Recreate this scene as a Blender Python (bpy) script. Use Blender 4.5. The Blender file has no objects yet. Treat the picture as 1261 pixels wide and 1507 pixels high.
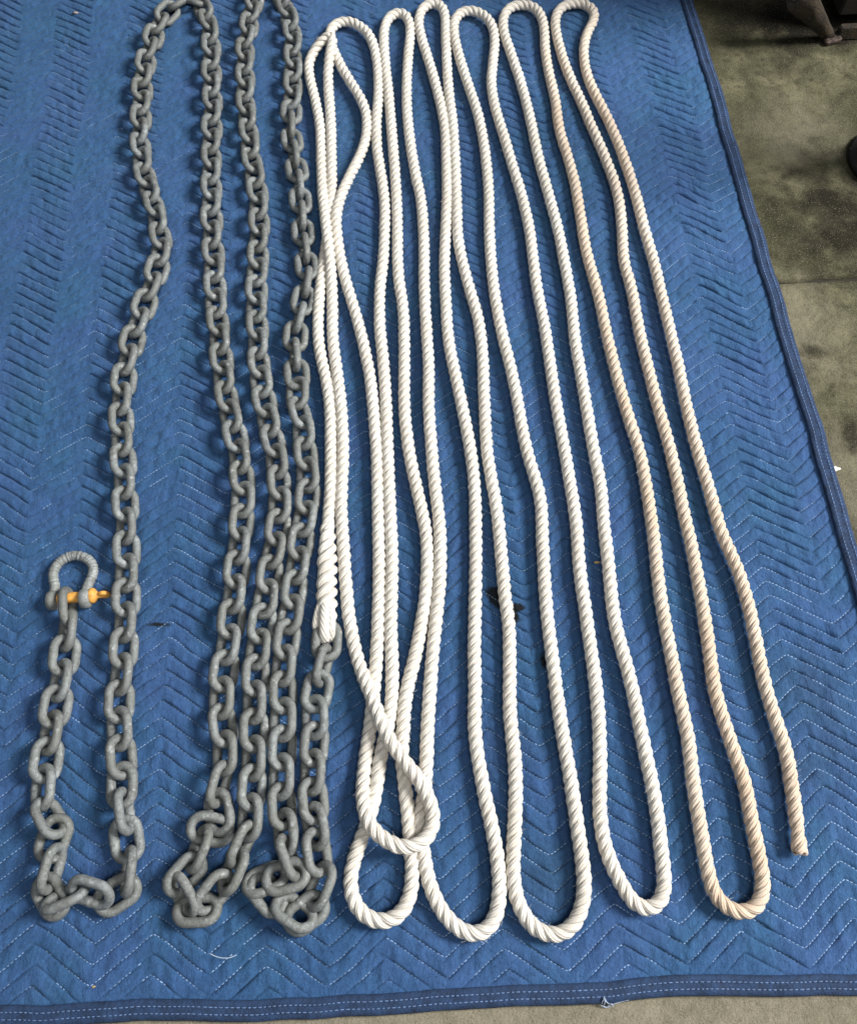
import bpy, math, random
import numpy as np
from mathutils import Vector, Matrix

random.seed(7)
rng = np.random.default_rng(7)
S = bpy.context.scene
COL = S.collection

# ------------------------------------------------------------------ camera
F, CX, CY, H, PITCH = 1262.0, 630.5, 753.5, 1.10, math.radians(65.8)
cam_d = bpy.data.cameras.new('camera')
cam = bpy.data.objects.new('camera', cam_d)
COL.objects.link(cam)
cam.location = (0, 0, H)
cam.rotation_euler = (math.radians(90) - PITCH, 0, 0)
cam_d.sensor_fit = 'HORIZONTAL'
cam_d.sensor_width = 36.0
cam_d.lens = 36.0 * F / 1261.0
cam_d.clip_start, cam_d.clip_end = 0.02, 60
S.camera = cam
S.render.resolution_x, S.render.resolution_y = 856, 1024

# ------------------------------------------------------------------ world and lamps
W = bpy.data.worlds.new('World')
S.world = W
W.use_nodes = True
W.node_tree.nodes['Background'].inputs[0].default_value = (0.80, 0.90, 1.0, 1)
W.node_tree.nodes['Background'].inputs[1].default_value = 0.14


def area(name, loc, target, size, power, color):
    d = bpy.data.lights.new(name, 'AREA')
    d.shape = 'RECTANGLE'
    d.size, d.size_y = size
    d.energy = power
    d.color = color
    o = bpy.data.objects.new(name, d)
    COL.objects.link(o)
    o.location = loc
    o.rotation_euler = (Vector(target) - Vector(loc)).to_track_quat('-Z', 'Y').to_euler()
    return o


area('door_light', (5.1, 1.15, 4.4), (0.0, 0.5, 0.0), (2.1, 2.1), 850, (1.0, 0.985, 0.955))
area('overhead_fill', (0.5, -0.9, 3.1), (0.0, 0.3, 0.0), (1.6, 1.0), 38, (1.0, 0.98, 0.95))  # weak fill lamp added from above to lift the shadows, no real fixture

S.view_settings.view_transform = 'Standard'
S.view_settings.look = 'None'
S.view_settings.exposure = 0.0
S.view_settings.gamma = 1.0
S.render.engine = 'CYCLES'


# ------------------------------------------------------------------ helpers
def ground(x, y, z=0.0):
    """a point seen at (x, y) of the photograph that lies at height z in the place"""
    a, b = (x - CX) / F, (y - CY) / F
    dx, dy, dz = a, math.cos(PITCH) - b * math.sin(PITCH), -math.sin(PITCH) - b * math.cos(PITCH)
    t = (H - z) / -dz
    return np.array((dx * t, dy * t, z))


TH = math.radians(4.15)                      # the blanket lies turned by this angle
CT, ST = math.cos(TH), math.sin(TH)


def uv2w(u, v):
    return u * CT - v * ST, u * ST + v * CT


def w2uv(x, y):
    return x * CT + y * ST, -x * ST + y * CT


def mesh_obj(name, verts, faces, mat, parent=None, smooth=True, uvs=None):
    me = bpy.data.meshes.new(name)
    me.from_pydata([tuple(v) for v in verts] if not isinstance(verts, np.ndarray) else verts.tolist(), [],
                   faces.tolist() if isinstance(faces, np.ndarray) else faces)
    if smooth:
        me.polygons.foreach_set('use_smooth', np.ones(len(me.polygons), dtype=bool))
    if mat:
        me.materials.append(mat)
    if uvs is not None:
        l = me.uv_layers.new(name='UVMap')
        l.data.foreach_set('uv', np.asarray(uvs, dtype=np.float32).ravel())
    me.update()
    o = bpy.data.objects.new(name, me)
    COL.objects.link(o)
    o.parent = parent
    return o


def empty(name, loc=(0, 0, 0)):
    o = bpy.data.objects.new(name, None)
    o.empty_display_size = 0.02
    COL.objects.link(o)
    o.location = loc
    return o


def tag(o, label=None, cat=None, group=None, kind=None):
    if label: o['label'] = label
    if cat: o['category'] = cat
    if group: o['group'] = group
    if kind: o['kind'] = kind
    return o


class Noise2:
    """smooth value noise on a lattice"""
    def __init__(self, seed, n=128):
        self.t = np.random.default_rng(seed).random((n, n)) * 2 - 1
        self.n = n

    def __call__(self, x, y):
        x = np.asarray(x, float); y = np.asarray(y, float)
        xi, yi = np.floor(x).astype(int), np.floor(y).astype(int)
        fx, fy = x - xi, y - yi
        fx = fx * fx * (3 - 2 * fx); fy = fy * fy * (3 - 2 * fy)
        n, t = self.n, self.t
        a = t[xi % n, yi % n]; b = t[(xi + 1) % n, yi % n]
        c = t[xi % n, (yi + 1) % n]; d = t[(xi + 1) % n, (yi + 1) % n]
        return (a * (1 - fx) + b * fx) * (1 - fy) + (c * (1 - fx) + d * fx) * fy


# ------------------------------------------------------------------ materials
class Mat:
    def __init__(self, name):
        self.m = bpy.data.materials.new(name)
        self.m.use_nodes = True
        self.nt = self.m.node_tree
        self.b = self.nt.nodes['Principled BSDF']

    def n(self, kind, **kw):
        nd = self.nt.nodes.new(kind)
        for k, v in kw.items():
            setattr(nd, k, v)
        return nd

    def l(self, a, b):
        self.nt.links.new(a, b)

    def noise(self, scale, detail=4, rough=0.55, vec=None, dist=0.0):
        nd = self.n('ShaderNodeTexNoise')
        nd.inputs['Scale'].default_value = scale
        nd.inputs['Detail'].default_value = detail
        nd.inputs['Roughness'].default_value = rough
        nd.inputs['Distortion'].default_value = dist
        self.l(vec if vec is not None else self.pos(), nd.inputs['Vector'])
        return nd.outputs['Fac']

    def pos(self):
        if not hasattr(self, '_p'):
            self._p = self.n('ShaderNodeNewGeometry').outputs['Position']
        return self._p

    def obj(self):
        if not hasattr(self, '_o'):
            self._o = self.n('ShaderNodeTexCoord').outputs['Object']
        return self._o

    def ramp(self, fac, stops):
        r = self.n('ShaderNodeValToRGB')
        els = r.color_ramp.elements
        while len(els) < len(stops):
            els.new(0.5)
        for e, (p, c) in zip(els, stops):
            e.position = p
            e.color = (*c, 1) if not isinstance(c, (int, float)) else (c, c, c, 1)
        self.l(fac, r.inputs['Fac'])
        return r.outputs['Color']

    def mix(self, fac, a, b, mode='MIX'):
        m = self.n('ShaderNodeMix', data_type='RGBA', blend_type=mode)
        for sock, v in ((m.inputs[0], fac), (m.inputs[6], a), (m.inputs[7], b)):
            if isinstance(v, (int, float)):
                sock.default_value = v
            elif isinstance(v, tuple):
                sock.default_value = (*v, 1)
            else:
                self.l(v, sock)
        return m.outputs[2]

    def math(self, op, a, b=None, c=None, clamp=False):
        m = self.n('ShaderNodeMath', operation=op)
        m.use_clamp = clamp
        for i, v in enumerate((a, b, c)):
            if v is None:
                continue
            if isinstance(v, (int, float)):
                m.inputs[i].default_value = v
            else:
                self.l(v, m.inputs[i])
        return m.outputs[0]

    def bump(self, height, strength, dist, normal=None):
        b = self.n('ShaderNodeBump')
        b.inputs['Strength'].default_value = strength
        b.inputs['Distance'].default_value = dist
        self.l(height, b.inputs['Height'])
        if normal is not None:
            self.l(normal, b.inputs['Normal'])
        return b.outputs['Normal']

    def spot(self, px, py, rx, ry, soft=0.35, wob=0.5, scale=60, ang=0.0, z=0.01):
        """0..1 mask of one patch, stain and painted shade alike, with a ragged outline at a point of the floor"""
        x, y, _ = ground(px, py, z)
        mp = self.n('ShaderNodeMapping', vector_type='TEXTURE')
        mp.inputs['Location'].default_value = (x, y, 0)
        mp.inputs['Rotation'].default_value = (0, 0, ang)
        mp.inputs['Scale'].default_value = (rx, ry, 1000)
        self.l(self.pos(), mp.inputs['Vector'])
        ln = self.n('ShaderNodeVectorMath', operation='LENGTH')
        self.l(mp.outputs[0], ln.inputs[0])
        nz = self.noise(scale, 5, 0.65)
        d = self.math('ADD', ln.outputs['Value'], self.math('MULTIPLY', self.math('SUBTRACT', nz, 0.5), wob * 2.5))
        mr = self.n('ShaderNodeMapRange')
        mr.inputs[1].default_value = 1.0 + soft
        mr.inputs[2].default_value = 1.0 - soft
        self.l(d, mr.inputs[0])
        return mr.outputs[0]


def mat_floor():
    M = Mat('stained_shaded_concrete')
    c = M.ramp(M.noise(5.5, 6, 0.6), [(0.34, (0.030, 0.032, 0.014)), (0.5, (0.092, 0.090, 0.048)), (0.66, (0.19, 0.176, 0.108))])
    c = M.mix(M.ramp(M.noise(13, 6, 0.7, dist=0.6), [(0.44, 0.0), (0.62, 0.85)]), c, (0.040, 0.040, 0.021))
    c = M.mix(M.ramp(M.noise(55, 5, 0.7), [(0.53, 0.0), (0.68, 0.75)]), c, (0.030, 0.026, 0.015))
    c = M.mix(M.ramp(M.noise(420, 3, 0.7), [(0.50, 0.0), (0.74, 0.6)]), c, (0.24, 0.215, 0.15))
    c = M.mix(M.ramp(M.noise(260, 3, 0.75), [(0.56, 0.0), (0.68, 0.8)]), c, (0.028, 0.025, 0.016))
    for a in ((300, 1530, 0.35, 0.09, 0.9, 0.8, 9, 0.75), (1000, 1515, 0.40, 0.09, 0.9, 0.8, 9, 0.75), (1175, 480, 0.05, 0.08, 0.9, 1.2, 24, 0.35), (1170, 200, 0.07, 0.07, 0.9, 1.2, 20, 0.3), (1245, 730, 0.05, 0.10, 0.9, 1.2, 24, 0.4)):
        c = M.mix(M.math('MULTIPLY', M.spot(*a[:4], soft=a[4], wob=a[5], scale=a[6], z=0), M.math('MULTIPLY', M.noise(90, 5, 0.75), 2.0 * a[7], clamp=True)), c, (0.285, 0.255, 0.195))
    for a in ((1250, 325, 0.080, 0.105, 0.75, 1.5, 22, 0.93), (1185, 22, 0.115, 0.10, 0.3, 0.8, 20, 1.0), (1085, 25, 0.10, 0.06, 0.7, 0.8, 20, 0.8),  # first: pedestal's cast shade plus grime, second: cabinet's cast shade, painted into the colour
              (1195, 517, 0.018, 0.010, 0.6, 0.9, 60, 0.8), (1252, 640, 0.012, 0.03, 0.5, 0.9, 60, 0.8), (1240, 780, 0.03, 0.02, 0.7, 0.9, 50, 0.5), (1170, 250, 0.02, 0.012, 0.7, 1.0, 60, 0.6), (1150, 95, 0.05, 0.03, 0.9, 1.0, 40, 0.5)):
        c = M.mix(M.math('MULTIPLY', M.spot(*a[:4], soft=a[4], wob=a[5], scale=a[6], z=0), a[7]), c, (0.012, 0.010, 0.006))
    M.l(c, M.b.inputs['Base Color'])
    c = M.mix(M.ramp(M.noise(700, 2, 0.6), [(0.60, 0.0), (0.66, 0.8)]), c, (0.025, 0.022, 0.014))
    c = M.mix(M.ramp(M.noise(520, 2, 0.6), [(0.63, 0.0), (0.68, 0.7)]), c, (0.33, 0.30, 0.23))
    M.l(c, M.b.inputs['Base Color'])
    M.b.inputs['Roughness'].default_value = 0.9
    M.b.inputs['Specular IOR Level'].default_value = 0.15
    h = M.math('ADD', M.noise(300, 5, 0.7), M.math('MULTIPLY', M.noise(40, 4), 1.5))
    M.l(M.bump(h, 0.8, 0.003), M.b.inputs['Normal'])
    return M.m


def mat_blanket():
    M = Mat('quilted_blue_fabric')
    big = M.noise(3.2, 4, 0.6)
    c = M.ramp(big, [(0.25, (0.024, 0.088, 0.225)), (0.5, (0.030, 0.106, 0.268)), (0.78, (0.040, 0.130, 0.300))])
    c = M.mix(M.ramp(M.noise(42, 6, 0.75), [(0.35, 0.0), (0.7, 0.75)]), c, (0.014, 0.058, 0.165))
    c = M.mix(M.ramp(M.noise(11, 4, 0.6), [(0.44, 0.0), (0.64, 0.40)]), c, (0.026, 0.126, 0.235))
    c = M.mix(M.ramp(M.noise(6.5, 4, 0.6), [(0.44, 0.0), (0.62, 0.50)]), c, (0.046, 0.096, 0.290))
    c = M.mix(M.ramp(M.noise(170, 4, 0.7, dist=0.4), [(0.56, 0.0), (0.72, 0.55)]), c, (0.008, 0.030, 0.092))
    c = M.mix(M.ramp(M.noise(330, 4, 0.75), [(0.55, 0.0), (0.72, 0.5)]), c, (0.075, 0.17, 0.32))
    c = M.mix(M.ramp(M.noise(900, 2, 0.6), [(0.4, 0.0), (0.75, 0.45)]), c, (0.085, 0.17, 0.34))
    # greyed, rubbed and greasy places
    for a in ((1195, 1000, 0.035, 0.035, 0.8, 0.7, 40, 0.35), (1225, 1090, 0.03, 0.05, 0.8, 0.7, 35, 0.3), (800, 1290, 0.05, 0.035, 0.8, 0.6, 40, 0.3),
              (760, 1090, 0.03, 0.03, 0.8, 0.7, 40, 0.25), (1160, 1130, 0.03, 0.02, 0.8, 0.7, 60, 0.4), (640, 330, 0.02, 0.05, 0.8, 0.6, 40, 0.25)):
        c = M.mix(M.math('MULTIPLY', M.spot(*a[:4], soft=a[4], wob=a[5], scale=a[6]), a[7]), c, (0.02, 0.04, 0.075))
    # tar-black spots
    for a in ((730, 877, 0.011, 0.016, 0.18, 0.5, 150, 0.5), (758, 893, 0.013, 0.006, 0.2, 0.55, 190, 0.0), (755, 903, 0.007, 0.013, 0.2, 0.55, 190, 0.3),
              (233, 919, 0.015, 0.0028, 0.4, 0.7, 160, 0.0), (801, 972, 0.005, 0.010, 0.4, 0.5, 160, 0.2), (548, 850, 0.003, 0.003, 0.4, 0.4, 160, 0.0)):
        c = M.mix(M.spot(a[0], a[1], a[2], a[3], soft=a[4], wob=a[5], scale=a[6], ang=a[7]), c, (0.004, 0.004, 0.005))
    M.l(c, M.b.inputs['Base Color'])
    M.b.inputs['Roughness'].default_value = 0.8
    M.b.inputs['Specular IOR Level'].default_value = 0.25
    M.b.inputs['Sheen Weight'].default_value = 0.22
    M.b.inputs['Sheen Roughness'].default_value = 0.45
    M.b.inputs['Sheen Tint'].default_value = (0.45, 0.75, 1, 1)
    mp = M.n('ShaderNodeMapping')
    mp.inputs['Rotation'].default_value = (0, 0, -TH)
    mp.inputs['Scale'].default_value = (1.0, 0.30, 1.0)
    M.l(M.pos(), mp.inputs['Vector'])
    creases = M.ramp(M.noise(75, 5, 0.62, vec=mp.outputs[0], dist=1.2), [(0.40, 0.0), (0.50, 1.0), (0.60, 0.15)])
    n0 = M.bump(creases, 0.45, 0.0028)
    n1 = M.bump(M.noise(95, 6, 0.68, dist=0.8), 0.8, 0.006, n0)
    n1 = M.bump(M.noise(240, 5, 0.7, dist=0.6), 0.75, 0.0028, n1)
    n2 = M.bump(M.noise(950, 3, 0.6), 0.6, 0.0010, n1)
    M.l(n2, M.b.inputs['Normal'])
    return M.m


def mat_simple(name, col, rough=0.8, var=0.25, scale=80, bump=0.3, dist=0.001, metallic=0.0):
    M = Mat(name)
    d = tuple(k * (1 - var) for k in col)
    e = tuple(min(1, k * (1 + var)) for k in col)
    M.l(M.ramp(M.noise(scale, 5, 0.65), [(0.3, d), (0.7, e)]), M.b.inputs['Base Color'])
    M.b.inputs['Roughness'].default_value = rough
    M.b.inputs['Metallic'].default_value = metallic
    M.l(M.bump(M.noise(scale * 4, 4, 0.6), bump, dist), M.b.inputs['Normal'])
    return M.m


def mat_rope():
    M = Mat('laid_white_rope_fibre')
    at = M.n('ShaderNodeAttribute', attribute_name='stain')
    clean = M.ramp(M.noise(28, 4, 0.6), [(0.3, (0.75, 0.71, 0.63)), (0.7, (0.84, 0.815, 0.76))])
    tan = M.ramp(M.noise(22, 4, 0.6), [(0.3, (0.62, 0.44, 0.30)), (0.7, (0.74, 0.60, 0.47))])
    c = M.mix(at.outputs['Fac'], clean, tan)
    # little grey flecks of dirt
    c = M.mix(M.ramp(M.noise(130, 4, 0.7), [(0.63, 0.0), (0.74, 0.65)]), c, (0.34, 0.30, 0.27))
    uv = M.n('ShaderNodeTexCoord').outputs['UV']
    sp = M.n('ShaderNodeSeparateXYZ')
    M.l(uv, sp.inputs[0])
    ph = M.math('ADD', M.math('MULTIPLY', sp.outputs[0], 9.0), M.math('MULTIPLY', sp.outputs[1], 3.0))
    yarn = M.math('SINE', M.math('MULTIPLY', ph, 2 * math.pi))
    c = M.mix(M.ramp(yarn, [(0.0, 0.07), (0.5, 0.0)]), c, (0.40, 0.34, 0.27))
    cb = M.n('ShaderNodeCombineXYZ')
    M.l(M.math('MULTIPLY', ph, 2.6), cb.inputs[0])
    M.l(M.math('MULTIPLY', sp.outputs[1], 2.2), cb.inputs[1])
    fib = M.noise(1.0, 5, 0.7, vec=cb.outputs[0])
    c = M.mix(M.ramp(fib, [(0.35, 0.42), (0.58, 0.0)]), c, (0.50, 0.44, 0.37))
    c = M.mix(M.ramp(M.noise(9, 5, 0.7), [(0.54, 0.0), (0.68, 0.35)]), c, (0.60, 0.54, 0.46))
    M.l(c, M.b.inputs['Base Color'])
    M.b.inputs['Roughness'].default_value = 0.65
    M.b.inputs['Sheen Weight'].default_value = 0.1
    M.b.inputs['Subsurface Weight'].default_value = 0.15
    M.b.inputs['Subsurface Radius'].default_value = (1.0, 0.9, 0.75)
    M.b.inputs['Subsurface Scale'].default_value = 0.0022
    n1 = M.bump(yarn, 0.6, 0.0005)
    n1 = M.bump(fib, 0.7, 0.0010, n1)
    n2 = M.bump(M.noise(1200, 3, 0.6), 0.35, 0.0006, n1)
    M.l(n2, M.b.inputs['Normal'])
    return M.m


def mat_galv(name='galvanised_steel', k=1.0):
    M = Mat(name)
    oi = M.n('ShaderNodeObjectInfo').outputs['Random']
    c = M.ramp(M.noise(70, 5, 0.65), [(0.25, (0.165 * k, 0.172 * k, 0.172 * k)), (0.55, (0.26 * k, 0.285 * k, 0.29 * k)), (0.8, (0.48 * k, 0.51 * k, 0.51 * k))])
    c = M.mix(M.math('MULTIPLY', oi, 0.75), c, (0.17 * k, 0.175 * k, 0.165 * k))
    c = M.mix(M.ramp(M.noise(220, 4, 0.7), [(0.52, 0.0), (0.70, 0.75)]), c, (0.075, 0.075, 0.068))
    c = M.mix(M.ramp(M.noise(17, 4, 0.6), [(0.40, 0.0), (0.62, 0.5)]), c, (0.18 * k, 0.185 * k, 0.165 * k))
    c = M.mix(M.ramp(M.noise(48, 5, 0.7, dist=0.7), [(0.56, 0.0), (0.68, 0.65)]), c, (0.11 * k, 0.11 * k, 0.095 * k))
    c = M.mix(M.ramp(M.noise(95, 4, 0.7), [(0.58, 0.0), (0.70, 0.6)]), c, (0.55, 0.57, 0.575))
    M.l(c, M.b.inputs['Base Color'])
    M.b.inputs['Metallic'].default_value = 0.30
    M.l(M.ramp(M.noise(150, 4, 0.7), [(0.3, 0.42), (0.7, 0.75)]), M.b.inputs['Roughness'])
    n = M.bump(M.noise(280, 6, 0.7), 0.8, 0.0018)
    M.l(n, M.b.inputs['Normal'])
    return M.m


FLOOR = mat_floor()
BLANKET = mat_blanket()
BIND = mat_simple('navy_binding_tape', (0.012, 0.034, 0.090), 0.85, 0.45, 90, 0.7, 0.002)
THREAD = mat_simple('pale_blue_thread', (0.24, 0.36, 0.56), 0.7, 0.35, 60, 0.2)
THREAD2 = mat_simple('faded_blue_thread', (0.085, 0.15, 0.30), 0.7, 0.4, 60, 0.2)
ROPE = mat_rope()
GALV = mat_galv()
GALV2 = mat_galv('bright_galvanised_steel', 1.35)
ORANGE = mat_simple('orange_painted_steel', (0.74, 0.36, 0.075), 0.6, 0.4, 140, 0.3, 0.0008)
JOINT = mat_simple('dark_joint_dirt', (0.02, 0.017, 0.012), 0.95, 0.4, 90)
BLACK = mat_simple('black_rubber', (0.006, 0.006, 0.005), 0.9, 0.3, 60)
WOOD = mat_simple('worn_brown_wood', (0.024, 0.015, 0.006), 0.8, 0.95, 55, 0.8, 0.004)
DARKWOOD = mat_simple('dark_stained_wood', (0.014, 0.010, 0.007), 0.6, 0.4, 40)
PAPER = mat_simple('white_paper', (0.72, 0.70, 0.66), 0.8, 0.1, 80)
CRUMB = mat_simple('tan_leaf_crumb', (0.30, 0.22, 0.11), 0.8, 0.4, 200)
WHITETHREAD = mat_simple('pale_thread', (0.36, 0.43, 0.55), 0.8, 0.15, 90)
FEET = mat_simple('scuffed_metal_foot', (0.085, 0.062, 0.05), 0.5, 0.95, 110, 0.8, 0.004, 0.4)


def grid_faces(nr, nc, wrap_c=False):
    i = np.arange(nr - 1)[:, None]
    j = np.arange(nc if wrap_c else nc - 1)[None, :]
    a = i * nc + j
    b = i * nc + (j + 1) % nc
    c = (i + 1) * nc + (j + 1) % nc
    d = (i + 1) * nc + j
    return np.stack([a + 0 * b, b, c, d], axis=-1).reshape(-1, 4)


# ------------------------------------------------------------------ floor
floor = empty('concrete_floor')
tag(floor, 'worn olive grey concrete floor with dark stains, painted shade at the right and one joint', None, None, 'structure')


def slab(v0, v1, u0, u1, joint_side):
    nu, nv = 160, 30
    us = np.linspace(u0, u1, nu)
    ts = np.concatenate([[0, 0, 0.0015, 0.004], np.linspace(0.02, 1, nv)])
    nz = Noise2(31)
    V = []
    for k, t in enumerate(ts):
        for u in us:
            wob = (float(nz(u * 40, 3.3 + v0)) * 0.0025 + float(nz(u * 150, 9.1)) * 0.0015) * (1 - t)
            if joint_side > 0:
                v = v1 - (v1 - v0) * t + wob
            else:
                v = v0 + (v1 - v0) * t + wob
            z = -0.03 if k == 0 else (-0.0025 if k == 1 else (-0.0006 if k == 2 else 0.0))
            x, y = uv2w(u, v)
            V.append((x, y, z))
    f = grid_faces(len(ts), nu)
    if joint_side < 0:
        f = f[:, ::-1]
    return mesh_obj('slab', np.array(V), f[:, ::-1], FLOOR, floor)


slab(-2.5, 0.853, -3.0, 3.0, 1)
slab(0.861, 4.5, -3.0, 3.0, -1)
x0, y0 = uv2w(0, 0.857)
jv = []
for (u, v) in ((-3, 0.80), (3, 0.80), (3, 0.91), (-3, 0.91)):
    x, y = uv2w(u, v)
    jv.append((x, y, -0.009))
mesh_obj('joint_filler', jv, [(0, 1, 2, 3)], JOINT, floor, smooth=False)

# ------------------------------------------------------------------ traced lines
def resample(P, step):
    P = np.asarray(P, float)
    seg = np.linalg.norm(np.diff(P, axis=0), axis=1)
    s = np.concatenate([[0], np.cumsum(seg)])
    n = max(4, int(s[-1] / step) + 1)
    t = np.linspace(0, s[-1], n)
    return np.stack([np.interp(t, s, P[:, k]) for k in range(3)], -1), t


def catmull(P, per=8):
    P = np.asarray(P, float)
    Q = np.vstack([2 * P[0] - P[1], P, 2 * P[-1] - P[-2]])
    out = []
    for i in range(1, len(Q) - 2):
        p0, p1, p2, p3 = Q[i - 1:i + 3]
        for t in np.linspace(0, 1, per, endpoint=False):
            out.append(0.5 * (2 * p1 + (p2 - p0) * t + (2 * p0 - 5 * p1 + 4 * p2 - p3) * t * t + (3 * p1 - p0 - 3 * p2 + p3) * t ** 3))
    out.append(P[-1])
    return np.array(out)


def smooth_path(P, sigma_n):
    k = np.arange(-3 * sigma_n, 3 * sigma_n + 1)
    g = np.exp(-0.5 * (k / sigma_n) ** 2); g /= g.sum()
    pad = 3 * sigma_n
    out = np.empty_like(P)
    for d in range(3):
        a = np.concatenate([2 * P[0, d] - P[pad:0:-1, d], P[:, d], 2 * P[-1, d] - P[-2:-pad - 2:-1, d]])
        out[:, d] = np.convolve(a, g, 'valid')
    return out


# ------------------------------------------------------------------ rope
ZR = 0.0172                                   # height of the rope's centre above the floor
RP = """
480,915 481,880 481,850 482,820 482,790 483,765 486,732 487,700 487,658 486,602 480,558 471,519 468,479 470,439 474,404 478,375 484,330 488,285 488,238 487,180 483,120,2 484,92,8
487,70,14 491,56,17 486,50,18 478,55,16 468,66,9 459,80,2 454,97 457,119 464,147 471,186 473,238 475,285,4 481,340,12 486,385,8 489,439 490,499 495,539 502,598 505,658 503,717 502,745
504,779 509,859 515,918 526,970,2 539,1005,9 553,1041,16 568,1080,19 585,1107,19 600,1127,19 616,1147,18 630,1173,15 638,1199,12 637,1220,14 624,1239,17 600,1249,19 577,1243,17 554,1227,17 540,1207,16
534,1177,8 535,1139,1 541,1095 547,1050 551,1005 555,958 557,898 558,839 557,779 556,720 555,677 551,618 545,558 535,507 525,467 511,420 501,380 496,345,4 495,315,6 503,285,2 517,254 531,226 539,200 540,174 533,149 517,122 503,99 494,80 487,62
485,46 493,35 509,30 527,36 541,48 550,67 556,99 557,139 554,178 555,218 561,258 566,297 566,337 564,380 559,428 559,479 563,519 567,570 569,618 571,677 573,725 575,770 577,819 576,870 575,922 577,978 577,1025 572,1065 561,1107 555,1151 547,1191
535,1226 521,1266 515,1294 519,1324 536,1349 563,1358 588,1348 602,1325 607,1294 606,1266 604,1240 602,1214 599,1183 594,1139 591,1110 593,1080 595,1045 600,1009 610,970 618,930 626,879 629,831 627,785 618,740 609,700 603,670 597,626 595,590 595,551 595,499 593,451 587,412 585,370 585,337 583,278 577,198 572,139
567,91 565,52 569,30 583,18 597,21 604,40 602,67 599,111 599,159 604,210 612,258 620,297 624,357 624,390 625,439 628,491 631,539 631,598 635,658 639,705 645,755 648,799 647,859 642,906 636,970 632,1025 629,1075 628,1107 626,1147 621,1187 618,1215 624,1260 632,1302 652,1345 676,1369
700,1377 722,1365 733,1337 735,1298 731,1258 723,1214 714,1175 706,1131 700,1092 698,1050 699,1017 698,958 699,898 700,839 700,779 699,730 696,690 690,650 680,598 670,551 660,499 656,439 654,390 656,337 658,285 657,238 655,190 647,147 634,99 622,60 616,32 622,11 636,4 648,6 655,22
656,52 658,99 661,139 666,178 670,238 672,297 674,349 681,387 692,428 704,471 710,519 712,570 714,618 717,666 724,709 732,757 739,831 743,878 749,922 750,978 750,1037 753,1080 757,1111 759,1167 757,1218 755,1278 757,1310 769,1345 789,1369 815,1378 838,1369
855,1341 860,1306 856,1262 848,1207 840,1151 831,1099 823,1050 813,970 805,906 801,851 798,791 797,752 792,720 779,677 769,634 761,586 751,539 739,491 729,439 723,388 720,337 719,278 713,218 704,170 690,127 676,83 668,48 671,25 684,15 704,17 721,31
728,56 725,95 723,123 729,159 741,198 755,246 767,285 779,337 785,385 791,428 801,479 809,531 817,586 827,642 837,700 848,771 852,831 860,890 868,946 876,1005 881,1060 883,1117 882,1166 884,1214 894,1258 912,1297 931,1329 955,1340 973,1328 978,1301 973,1254
965,1186 952,1120 943,1077 931,1017 918,966 906,922 900,879 894,819 888,768 884,717 874,665 866,618 856,558 846,499 840,439 831,388 821,337 805,278 791,226 781,178 767,123 751,75 741,44 742,21 753,9 771,6 790,13 800,36 802,71 807,103 817,147
823,190 834,226 846,270 854,317 863,370 880,432 890,479 900,523 912,570 926,618 941,665 951,717 957,757 963,799 969,859 977,910 987,962 999,1025 1012,1085 1017,1128 1023,1174 1033,1234 1041,1281 1052,1319 1074,1340 1098,1344 1117,1332 1123,1301 1116,1258
1106,1210 1096,1155 1084,1118 1070,1077 1052,1017 1043,954 1035,899 1025,843 1015,792 1006,755 998,714 983,650 967,594 951,531 939,479 930,428 918,383 915,333 909,286 896,246 880,207 867,178 857,153 836,107 823,67 817,34 822,14 838,5 860,5 874,16 873,31
864,48 859,71 862,103 874,135 892,170 908,206 923,247 937,292 947,333 962,385 973,432 987,491 999,543 1011,602 1027,665 1044,722 1053,755 1063,788 1084,835 1100,887 1112,942 1122,994 1136,1045 1156,1105 1165,1159 1171,1202 1177,1256
"""
rope_px = []
for tok in RP.split():
    q = [float(k) for k in tok.split(',')]
    rope_px.append((q[0], q[1], q[2] if len(q) > 2 else 0.0))
PW = np.array([ground(x, y, ZR + l / 1000) for x, y, l in rope_px])
PWc = catmull(PW, 10)
C1, _ = resample(PWc, 0.002)
C1 = smooth_path(C1, 5)
LAY = 0.0385
RC, s_all = resample(C1, LAY / 15)
TOTAL = s_all[-1]

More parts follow.
